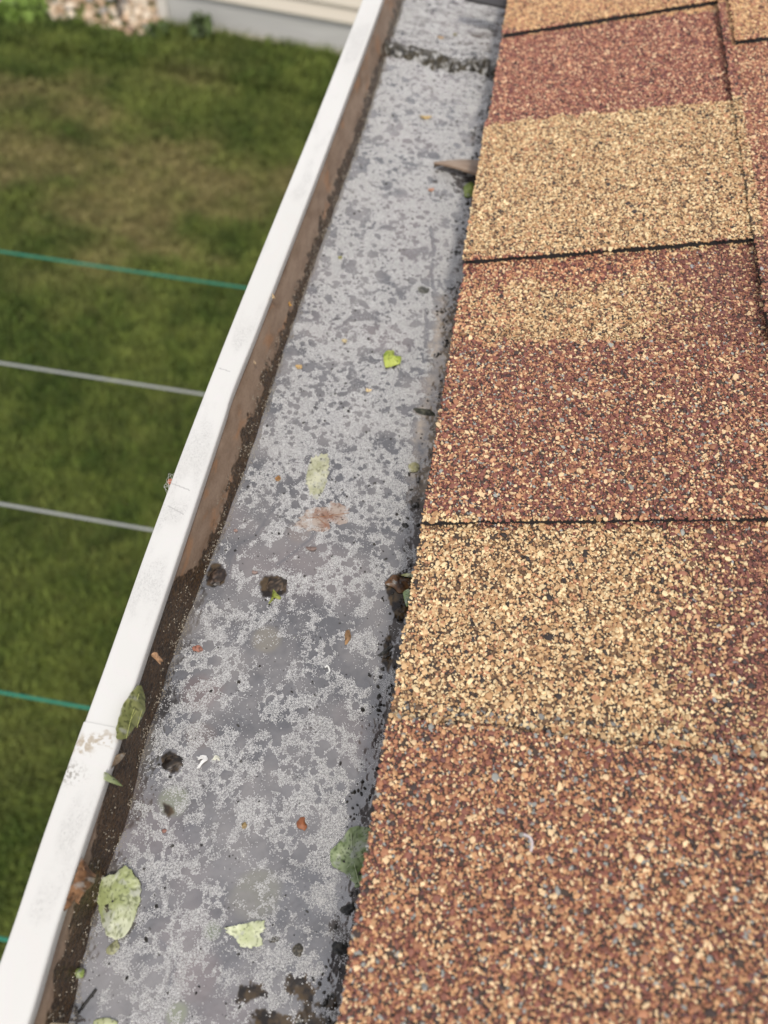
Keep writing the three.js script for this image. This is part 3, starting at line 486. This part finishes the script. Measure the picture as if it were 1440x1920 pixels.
function leaf(name, label, category, px, opt, group) {
  const place = opt.wall ? (a, b) => onPlane(a, b, WALLP.clone().setX(WALLP.x + (opt.lift ?? 0)), WALLN) : (a, b) => { const p = atY(a, b, WATER + (opt.lift ?? 0.0006)); return p; };
  const g = new THREE.Group(), pts = px.map(([a, b]) => place(a, b)), c = new THREE.Vector3(); pts.forEach((p) => c.addScaledVector(p, 1 / pts.length)); c.y = Math.min(...pts.map((p) => p.y));
  g.position.copy(c); top(name, g, label, category, group);
  const loc = (p) => p.clone().sub(c);
  part('blade', leafShape(pts.map(loc), { ...opt, up: opt.wall ? WALLN : UPV }), opt.dry ? leafMat : wetMat, g);
  for (const v of opt.veins ?? []) part('vein', tube(v.map(([a, b]) => loc(place(a, b)).addScaledVector(opt.wall ? WALLN : UPV, (opt.dome ?? 0.001) * 0.75 + 0.00018)), opt.vr ?? 0.00013, 10, 5), std({ color: col(...(opt.vc ?? opt.c2)), roughness: 0.6 }), g);
  return g;
}
leaf('leaf_scrap', 'small bright yellow-green leaf scrap floating on the foam', 'leaf', [[719, 668], [727, 658], [738, 657], [740, 668], [752, 672], [750, 684], [738, 686], [722, 688]], { film: 0, c1: [0.22, 0.30, 0.02], c2: [0.46, 0.52, 0.10], dome: 0.0022, curl: 0.0012, lift: 0.0012, seed: 2, dry: 1 });
leaf('leaf', 'pale yellow-green waterlogged leaf under the bubbles beside the brown leaf', 'leaf', [[592, 853], [612, 850], [617, 880], [608, 915], [594, 940], [580, 925], [574, 895], [580, 868]], { c1: [0.36, 0.36, 0.22], c2: [0.56, 0.55, 0.40], dome: 0.0001, crinkle: 0.00012, lift: 0.00022, rag: 0.35, seed: 3 });
leaf('leaf', 'reddish brown dead leaf floating just under the film', 'leaf', [[555, 985], [572, 960], [596, 945], [630, 942], [650, 952], [685, 958], [660, 970], [640, 985], [612, 996], [575, 994]], { c1: [0.25, 0.13, 0.085], c2: [0.40, 0.33, 0.28], dome: 0.0001, crinkle: 0.00012, lift: 0.00022, rag: 0.3, vr: 0.00014, seed: 4, veins: [[[575, 972], [612, 968], [655, 962]], [[594, 970], [612, 985]]], vc: [0.30, 0.13, 0.05] });
leaf('leaf', 'pale olive leaf with a hole lying at the waterline', 'leaf', [[178, 1652], [192, 1645], [215, 1640], [238, 1622], [250, 1640], [263, 1660], [262, 1690], [252, 1725], [232, 1756], [205, 1758], [190, 1725], [180, 1685]], { c1: [0.34, 0.38, 0.16], c2: [0.58, 0.60, 0.42], dome: 0.0014, crinkle: 0.0007, curl: 0.0014, lift: 0.0010, rag: 0.14, seed: 6, veins: [[[212, 1640], [214, 1690], [218, 1752]], [[196, 1700], [214, 1715]], [[250, 1690], [232, 1725]]], vc: [0.46, 0.47, 0.30] });
leaf('leaf_scrap', 'cream coloured torn leaf scrap in the foam by the dark brown patches', 'leaf', [[424, 1742], [455, 1732], [492, 1725], [497, 1742], [488, 1752], [492, 1770], [470, 1778], [450, 1774], [440, 1760]], { c1: [0.50, 0.54, 0.30], c2: [0.68, 0.70, 0.50], dome: 0.0008, curl: 0.0010, rag: 0.3, lift: 0.0009, seed: 7 });
leaf('leaf', 'green leaf half tucked under the shingle edge in the water', 'leaf', [[640, 1575], [660, 1550], [700, 1555], [705, 1600], [690, 1650], [668, 1664], [650, 1640], [622, 1622], [620, 1595]], { c1: [0.13, 0.19, 0.06], c2: [0.33, 0.39, 0.22], dome: 0.0005, lift: 0.0006, seed: 8, veins: [[[658, 1562], [662, 1610], [674, 1660]], [[662, 1615], [650, 1628]], [[663, 1612], [685, 1600]]], vc: [0.48, 0.54, 0.34] });
leaf('leaf', 'olive green leaf stuck upright under the white lip beside the seam', 'leaf', [[262, 1285], [271, 1300], [272, 1325], [264, 1350], [250, 1368], [234, 1384], [218, 1384], [222, 1350], [238, 1310]], { wall: 1, lift: 0.003, c1: [0.15, 0.17, 0.05], c2: [0.28, 0.29, 0.11], dome: 0.0012, seed: 9, veins: [[[232, 1384], [240, 1350], [256, 1300]], [[252, 1364], [262, 1330]], [[240, 1350], [252, 1330]]], vc: [0.40, 0.42, 0.14], dry: 1 });
leaf('leaf', 'thin green leaf tip sticking out from under the lip below the seam', 'leaf', [[196, 1448], [206, 1452], [218, 1462], [230, 1474], [214, 1470], [196, 1462]], { wall: 1, lift: 0.004, c1: [0.15, 0.20, 0.05], c2: [0.33, 0.38, 0.20], dome: 0.0006, seed: 10, dry: 1 });
leaf('leaf', 'dull beige leaf fragment stuck to the wet wall below the seam', 'leaf', [[236, 1412], [226, 1428], [208, 1442], [200, 1448], [206, 1430], [222, 1414]], { wall: 1, lift: 0.0025, c1: [0.16, 0.11, 0.07], c2: [0.26, 0.19, 0.12], dome: 0.0005, seed: 12, dry: 1 });
leaf('leaf', 'crumpled russet leaf jammed between the white lip and the wet wall', 'leaf', [[156, 1608], [168, 1632], [178, 1640], [176, 1655], [160, 1672], [149, 1696], [140, 1690], [118, 1708], [135, 1655]], { wall: 1, lift: 0.004, c1: [0.13, 0.06, 0.025], c2: [0.36, 0.19, 0.09], dome: 0.0015, crinkle: 0.0016, seed: 13, veins: [[[150, 1625], [155, 1655], [140, 1690]]], vc: [0.38, 0.22, 0.12], dry: 1 });
leaf('leaf', 'dark brown leaf floating in the open water gap by the shingles', 'leaf', [[722, 1094], [738, 1078], [754, 1084], [768, 1086], [766, 1108], [748, 1112], [738, 1102]], { c1: [0.028, 0.012, 0.005], c2: [0.16, 0.07, 0.02], dome: 0.0012, lift: 0.0006, seed: 14 });
leaf('leaf_scrap', 'narrow pale yellow stalk scrap at the top of the open water gap', 'leaf', [[752, 1078], [764, 1074], [778, 1076], [778, 1082], [764, 1081]], { c1: [0.40, 0.42, 0.16], c2: [0.62, 0.62, 0.34], dome: 0.0006, lift: 0.0014, seed: 15 });
leaf('leaf_scrap', 'pale green leaf scrap poking out from the shingles into the gap', 'leaf', [[756, 1110], [770, 1106], [772, 1130], [762, 1136]], { c1: [0.26, 0.34, 0.14], c2: [0.46, 0.54, 0.34], dome: 0.0006, lift: 0.0012, seed: 16 });
leaf('leaf_scrap', 'olive green leaf point beside the dark lump in the foam', 'leaf', [[512, 1105], [519, 1112], [527, 1120], [524, 1124], [514, 1121], [511, 1126], [503, 1132], [510, 1118]], { c1: [0.17, 0.21, 0.02], c2: [0.34, 0.36, 0.08], dome: 0.0009, lift: 0.0012, seed: 17 });
leaf('leaf_scrap', 'mossy green leaf scrap against the shingles below the curled leaf', 'leaf', [[870, 348], [884, 342], [892, 350], [888, 366], [872, 368]], { c1: [0.16, 0.22, 0.03], c2: [0.36, 0.42, 0.12], dome: 0.002, lift: 0.001, seed: 18 });
leaf('leaf_scrap', 'yellowish leaf scrap beside the shingle edge above the brown leaf', 'leaf', [[766, 872], [778, 866], [788, 874], [782, 884], [768, 884]], { c1: [0.26, 0.24, 0.12], c2: [0.42, 0.40, 0.22], dome: 0.0008, lift: 0.0006, seed: 19 });
leaf('leaf', 'pale green leaf floating by the twig at the wet wall', 'leaf', [[176, 1914], [200, 1908], [220, 1916], [214, 1935], [180, 1935]], { c1: [0.38, 0.42, 0.18], c2: [0.58, 0.60, 0.36], dome: 0.0008, lift: 0.0006, seed: 20 });
leaf('leaf_scrap', 'tiny bright green leaf bit where the wet wall meets the water', 'leaf', [[138, 1822], [146, 1815], [158, 1818], [156, 1832], [144, 1834]], { c1: [0.16, 0.24, 0.03], c2: [0.36, 0.44, 0.14], dome: 0.002, lift: 0.0022, seed: 22 });
leaf('leaf_scrap', 'faded yellow leaf scrap just below the pale olive leaf', 'leaf', [[200, 1778], [218, 1762], [224, 1776], [212, 1790], [200, 1788]], { c1: [0.30, 0.30, 0.16], c2: [0.46, 0.44, 0.28], dome: 0.0004, lift: 0.0005, seed: 23 });
{ // curled dry leaf: a bent blade with its shaded underside towards the open gutter
  const a = atY(812, 318, WATER), b = atY(905, 352, WATER), g = new THREE.Group(); g.position.copy(a); top('leaf', g, 'dry beige leaf curled up out of the water beside the shingles', 'leaf');
  const ax = b.clone().sub(a), side = new THREE.Vector3(-ax.z, 0, ax.x).normalize(); if (side.z > 0) side.negate(); const len = ax.length();
  const f = (off) => (u, v) => { const w = 0.003 + 0.046 * Math.pow(u, 0.75), ph = v * 1.5, r0 = w * 0.66; const s = Math.sin(ph) * r0 * 0.9, h = 0.0098 * Math.sin(Math.PI * clamp(0.22 + 0.4 * u)) * (1 - 0.85 * v * v) * (0.75 + 0.25 * smooth(0, 0.12, v)) + off + 0.0006 * (fbm(u * 9, v * 9, 3, 3) - 0.5); const p = ax.clone().multiplyScalar(u * (1 - 0.06 * v)).addScaledVector(side, s * 1.0 - 0.001); return [p.x, h, p.z]; };
  const g1 = sheet(30, 18, f(0)), cl = []; for (let i = 0; i < g1.attributes.position.count; i++) { const q = fbm(i * 0.21, i * 0.037, 7, 3); cl.push(...mix3([0.19, 0.125, 0.085], [0.40, 0.31, 0.24], q)); } g1.setAttribute('color', new THREE.Float32BufferAttribute(cl, 3));
  part('blade', g1, leafMat, g);
  part('midrib', tube([0, 0.33, 0.66, 1].map((u) => { const q = f(0.0003)(u, 0.02); return new THREE.Vector3(q[0], q[1], q[2]); }), 0.0004, 14, 5), std({ color: col(0.20, 0.13, 0.08), roughness: 0.7 }), g);
}
function bit(name, label, category, px, py, w, h, turn, c, opt = {}) {   // a small husk, seed or chip
  const p = opt.wall ? onPlane(px, py, WALLP.clone().setX(WALLP.x + 0.0015), WALLN) : W(px, py, 0.0004), sc = opt.scale ?? 4400, seed = Math.round(px * 3 + py), r = rng(seed), pts = [], n = 9;
  for (let i = 0; i < n; i++) { const t = i / n * 6.283, k = 0.72 + 0.5 * r(), x = Math.cos(t) * k * w / 2 / sc, z = Math.sin(t) * k * h / 2 / sc; pts.push(new THREE.Vector3(x, (opt.bend ?? 0.3) * 0.9 * Math.abs(x) * (0.5 + r()), z)); }
  const g = leafShape(pts, { c1: c.map((v) => v * 0.6), c2: c.map((v) => Math.min(0.85, v * 1.3)), dome: 0.16 * Math.min(w, h) / sc, crinkle: 0.07 * Math.min(w, h) / sc, n: 30, seed, rag: 0.3, thick: 0.0002, fine: 2600, film: 0 });
  const m = new THREE.Mesh(g, leafMat); m.position.copy(p); m.rotation.y = turn; if (opt.wall) m.rotation.z = -1.1; top(name, m, label, category, opt.group); return m;
}
const HUSK = [0.46, 0.32, 0.13], PALE = [0.52, 0.42, 0.24], RUST = [0.36, 0.12, 0.045];
bit('seed_husk', 'long straw coloured husk floating on the far pale foam before the moss ridge', 'husk', 797, 223, 26, 10, 0.1, HUSK, { scale: 2700 });
bit('seed_husk', 'orange seed husk on the rippled foam beyond the moss ridge', 'husk', 825, 73, 13, 6, 0.1, [0.42, 0.26, 0.12], { scale: 2300 });
bit('seed_husk', 'olive seed husk on the rippled foam beyond the moss ridge', 'husk', 853, 67, 9, 7, 0.1, [0.26, 0.22, 0.08], { scale: 2300 });
bit('leaf_chip', 'small reddish chip floating below the curled dry leaf', 'chip', 808, 357, 11, 9, 0.3, [0.44, 0.22, 0.14], { scale: 3000 });
bit('seed_husk', 'thin yellow seed husk alone on the foam near the wet wall', 'husk', 638, 484, 8, 9, 0.3, [0.46, 0.44, 0.14], { scale: 3300 });
bit('seed_husk', 'round tan seed husk on foam between the green scrap and the wall', 'husk', 646, 639, 11, 12, 0.3, PALE, { scale: 3600 });
bit('seed_husk', 'amber seed husk close to the dark waterline', 'husk', 560, 689, 14, 11, 0.2, [0.52, 0.34, 0.14], { scale: 3700 });
bit('seed_husk', 'flat cream seed husk just below the yellow-green scrap', 'husk', 691, 733, 14, 9, 0.1, [0.58, 0.44, 0.24], { scale: 3800 });
bit('leaf_chip', 'orange-brown flake on the film beside the pale leaf', 'chip', 521, 899, 10, 16, 0.3, [0.42, 0.20, 0.05], { scale: 4000 });
bit('leaf_chip', 'reddish flake in the film below the wet wall chip', 'chip', 371, 1217, 20, 15, 0.4, [0.36, 0.15, 0.10], { scale: 4500 });
bit('leaf_chip', 'brown oval flake in the foam facing the open water gap', 'chip', 652, 1195, 13, 28, 0.1, [0.38, 0.21, 0.09], { scale: 4500 });
bit('leaf_chip', 'rust red shredded flake in the foam near the half hidden green leaf', 'chip', 566, 1545, 18, 24, 0.5, RUST, { scale: 5000 });
bit('seed_husk', 'small square tan husk in the foam by the rust flake', 'husk', 458, 1547, 10, 12, 0.2, HUSK, { scale: 5000 });
bit('leaf_chip', 'tiny pinkish chip in the foam below the dark lumps', 'chip', 308, 1559, 10, 7, 0.2, [0.34, 0.16, 0.12], { scale: 5000 });
bit('leaf_chip', 'pinkish flake in the film between the wall and the brown leaf', 'chip', 442, 996, 11, 6, 0.2, [0.32, 0.2, 0.17], { scale: 4200 });
bit('leaf_chip', 'faint rose flake above the dark lump with the green point', 'chip', 478, 1074, 10, 8, 0.2, [0.44, 0.30, 0.26], { scale: 4300 });
bit('leaf_chip', 'dull pink sliver floating below the brown leaf', 'chip', 585, 1029, 22, 9, 0.1, [0.30, 0.20, 0.17], { scale: 4200 });
bit('seed_husk', 'straw coloured crumb caught on the brown wall below the far lip', 'husk', 512, 556, 12, 9, 0.1, [0.50, 0.36, 0.20], { scale: 3600, wall: 1 });
bit('seed_husk', 'curled orange husk at the edge of the dark wet band', 'husk', 541, 572, 12, 7, 0.4, [0.46, 0.24, 0.05], { scale: 3500, wall: 1, bend: 1.2 });
bit('seed_husk', 'pale crumb halfway up the brown wall beside the dent in the lip', 'husk', 477, 679, 8, 7, 0.1, [0.50, 0.36, 0.22], { scale: 3700, wall: 1 });
bit('seed_husk', 'tan chip stuck to the wet dark wall above the green leaf', 'husk', 291, 1230, 30, 12, -0.5, [0.46, 0.27, 0.15], { scale: 4800, wall: 1, bend: 0.8 });
bit('seed_husk', 'buff husk at the waterline below the far end of the brown wall', 'husk', 694, 162, 7, 14, 0.2, [0.42, 0.27, 0.15], { scale: 2600, wall: 1 });
function wisp(label, px, c, rad, seed) { const r = rng(seed), ps = px.map(([a, b], i) => W(a, b, 0.0006 + 0.0006 * Math.sin(i * 2))), o = ps[0].clone(), ts = []; for (let k = 0; k < 7; k++) ts.push(tube(ps.map((p) => p.clone().sub(o).add(new THREE.Vector3((r() - 0.5), 0.6 * r(), (r() - 0.5)).multiplyScalar(rad * 4))), rad * (0.5 + 0.6 * r()), 12, 5)); const m = new THREE.Mesh(mergeGeometries(ts), std({ color: col(...c), roughness: 0.8 })); m.position.copy(o); top('feather_tuft', m, label, 'fluff'); }
wisp('white wisp of fluff on the film beside a dark lump', [[373, 1440], [381, 1430], [388, 1421], [378, 1420], [372, 1424]], [0.85, 0.84, 0.82], 0.00030, 3);
wisp('cream dot of fluff next to the white wisp', [[402, 1424], [407, 1420], [412, 1424]], [0.74, 0.73, 0.62], 0.00032, 4);
wisp('tiny white thread of fluff standing on the foam', [[609, 1252], [614, 1250], [618, 1258], [613, 1262]], [0.8, 0.8, 0.78], 0.00016, 5);
{ const p = roofPoint(0, 0, 0); const d = ray(990, 1580), n = new THREE.Vector3(-ST, CT, 0), q = onPlane(990, 1580, n.clone().multiplyScalar(TOOTH + 0.0018), n); const m = new THREE.Mesh(tube([new THREE.Vector3(-0.0015, 0, -0.0022), new THREE.Vector3(0.0004, 0.0009, -0.0014), new THREE.Vector3(0.0012, 0.0005, 0.0004), new THREE.Vector3(0.001, 0, 0.0024)], 0.00045, 12, 6), std({ color: col(0.55, 0.49, 0.49), roughness: 0.7 })); m.position.copy(q); top('feather_tuft', m, 'little whitish curl lying on the mixed coloured shingle tab', 'fluff'); }
{ const p = atY(317, 898, RIM + 0.001), g = new THREE.Group(); p.x = xOuter(p.z) - 0.0006; p.y = RIM - 0.001; g.position.copy(p); top('leaf_chip', g, 'red crumb caught in cobweb on the outer edge of the white lip', 'chip'); const c = pebble(8, 1, 0.7, 0.5); c.scale(0.0022, 0.0022, 0.003); part('crumb', c, std({ color: col(0.40, 0.14, 0.08), roughness: 0.8 }), g); const r = rng(4), ts = []; for (let i = 0; i < 7; i++) ts.push(tube([new THREE.Vector3(0.0012, 0.001, (r() - 0.5) * 0.012), new THREE.Vector3(-0.0012 - 0.001 * r(), 0.0006 * r(), (r() - 0.5) * 0.010), new THREE.Vector3(0.0006, -0.002, (r() - 0.5) * 0.014)], 0.00006, 8, 4)); part('cobweb', mergeGeometries(ts), std({ color: col(0.6, 0.6, 0.55), roughness: 0.8 }), g).userData.kind = 'stuff'; }
// dark soaked lumps, each lying in a break in the film
function lump(label, px, py, w, h, c, seed, scale = 4500) {
  const p = W(px, py), g = new THREE.IcosahedronGeometry(1, 4), q = g.attributes.position, cl = [];
  for (let i = 0; i < q.count; i++) { const v = new THREE.Vector3().fromBufferAttribute(q, i), n = fbm(v.x * 1.6 + seed * 3 + v.y, v.z * 1.6 + v.y * 0.7, seed, 3), f = fbm(v.x * 5 + v.y * 2, v.z * 5, seed + 3, 3), k = 0.72 + 0.55 * n + 0.30 * (f - 0.5); const hl = 0.42; q.setXYZ(i, v.x * k * w / 1.7 / scale, v.y * k * hl * Math.min(w, h) / 2 / scale, v.z * k * h / 1.7 / scale); cl.push(...mix3(c, [c[0] * 4 + 0.03, c[1] * 4 + 0.025, c[2] * 4 + 0.02], smooth(0.5, 0.75, f))); }
  g.setAttribute('color', new THREE.Float32BufferAttribute(cl, 3)); g.computeVertexNormals(); const m = new THREE.Mesh(g, phy({ vertexColors: true, roughness: 0.42 })); m.position.set(p.x, WATER + (seed === 8 ? 0.0016 : -0.0004), p.z); m.rotation.y = seed; top('debris_lump', m, label, 'debris');
}
lump('dark brown soaked lump by the wet wall above the reddish flake', 406, 1082, 30, 38, [0.020, 0.012, 0.008], 3);
lump('dark brown soaked lump with a green leaf point beside it', 520, 1097, 36, 30, [0.022, 0.014, 0.008], 4);
lump('black-brown rounded lump beside the white wisp of fluff', 323, 1430, 28, 40, [0.010, 0.006, 0.003], 5, 4900);
lump('small black lump where the wet wall meets the film', 361, 1113, 12, 18, [0.014, 0.010, 0.007], 6);
lump('narrow dark lump in a pale green cloudy patch of film', 314, 1520, 12, 26, [0.030, 0.020, 0.008], 7, 5000);
lump('mouldy grey-brown lump in the hole of the pale olive leaf', 213, 1698, 24, 22, [0.030, 0.028, 0.018], 8, 5200);
lump('black clot of algae by the shingles beside the dark patches', 640, 1780, 34, 26, [0.006, 0.006, 0.005], 9, 5300);
lump('long black clot of algae against the shingle edge', 655, 1702, 30, 18, [0.006, 0.006, 0.005], 10, 5200);
lump('black clot at the shingle edge level with the red tab', 795, 772, 16, 44, [0.020, 0.020, 0.012], 11, 3900);
lump('grey mossy clot under the dark crack in the film', 796, 545, 26, 22, [0.050, 0.05, 0.042], 12, 3500);
lump('comma shaped black clot just off the shingle corner', 760, 985, 16, 15, [0.010, 0.010, 0.009], 13, 4200);
lump('round black clot below the comma shaped one', 765, 1000, 12, 14, [0.010, 0.010, 0.009], 14, 4200);
lump('ragged black clot by the shingles below the open gap', 724, 1220, 10, 36, [0.012, 0.012, 0.010], 15, 4600);
lump('small black clot by the cream scrap', 512, 1762, 26, 12, [0.016, 0.014, 0.010], 16, 5200);
lump('dark clot in the foam between the cream scrap and the shingles', 560, 1782, 22, 18, [0.030, 0.026, 0.018], 17, 5300);
lump('curved dark clot beside the shingles near the dark patches', 605, 1815, 34, 14, [0.014, 0.013, 0.010], 18, 5300);
{ // ridge of moss and dirt across the gutter
  const pts = [[722, 92], [760, 98], [795, 108], [830, 120], [862, 124], [900, 126], [930, 132]].map(([a, b]) => W(a, b)), cv = new THREE.CatmullRomCurve3(pts), n = 150, mseg = 16, cl = [];
  const g = sheet(mseg, n, (u, v) => { const c = cv.getPoint(v), wd = 0.0115 * (0.55 + 0.7 * fbm(v * 14, 1, 501, 3)), a = u * Math.PI, h = 0.0058 * (0.25 + 1.1 * fbm(v * 18, 5, 505, 3)), k = 1 + 0.7 * (fbm(u * 4, v * 26, 507, 4) - 0.5); return [c.x, WATER - 0.0008 + Math.sin(a) * h * k, c.z + Math.cos(a) * wd * k]; });
  for (let i = 0; i < g.attributes.position.count; i++) { const x = g.attributes.position.getX(i), z = g.attributes.position.getZ(i), q = fbm(x * 300, z * 300, 511, 3); cl.push(...mix3(mix3([0.016, 0.013, 0.008], [0.070, 0.055, 0.028], clamp((q - 0.3) * 2)), [0.40, 0.39, 0.37], smooth(0.60, 0.72, fbm(x * 240, z * 420, 515, 3)))); }
  g.setAttribute('color', new THREE.Float32BufferAttribute(cl, 3)); top('moss_ridge', new THREE.Mesh(g, std({ vertexColors: true, roughness: 0.35, side: THREE.DoubleSide })), 'dark ridge of moss and dirt lying across the far gutter', 'moss');
}
{ const a = atY(52, 1912, -0.030), b = atY(140, 1926, -0.032); const g = new THREE.Mesh(tube([a, a.clone().lerp(b, 0.5).add(new THREE.Vector3(0, 0.0006, 0.0004)), b], 0.0009, 12, 7), std({ color: col(0.46, 0.38, 0.26), roughness: 0.7 })); top('twig', g, 'thin pale twig lying across the wet wall below the leaves', 'twig'); }
{ const a = atY(180, 1855, WATER + 0.0005), b = atY(146, 1900, WATER + 0.0005); top('twig', new THREE.Mesh(tube([a, a.clone().lerp(b, 0.5), b], 0.0005, 8, 6), std({ color: col(0.012, 0.010, 0.008), roughness: 0.4 })), 'short black twig floating beside the wet wall', 'twig'); }

renderer.render(scene, camera);
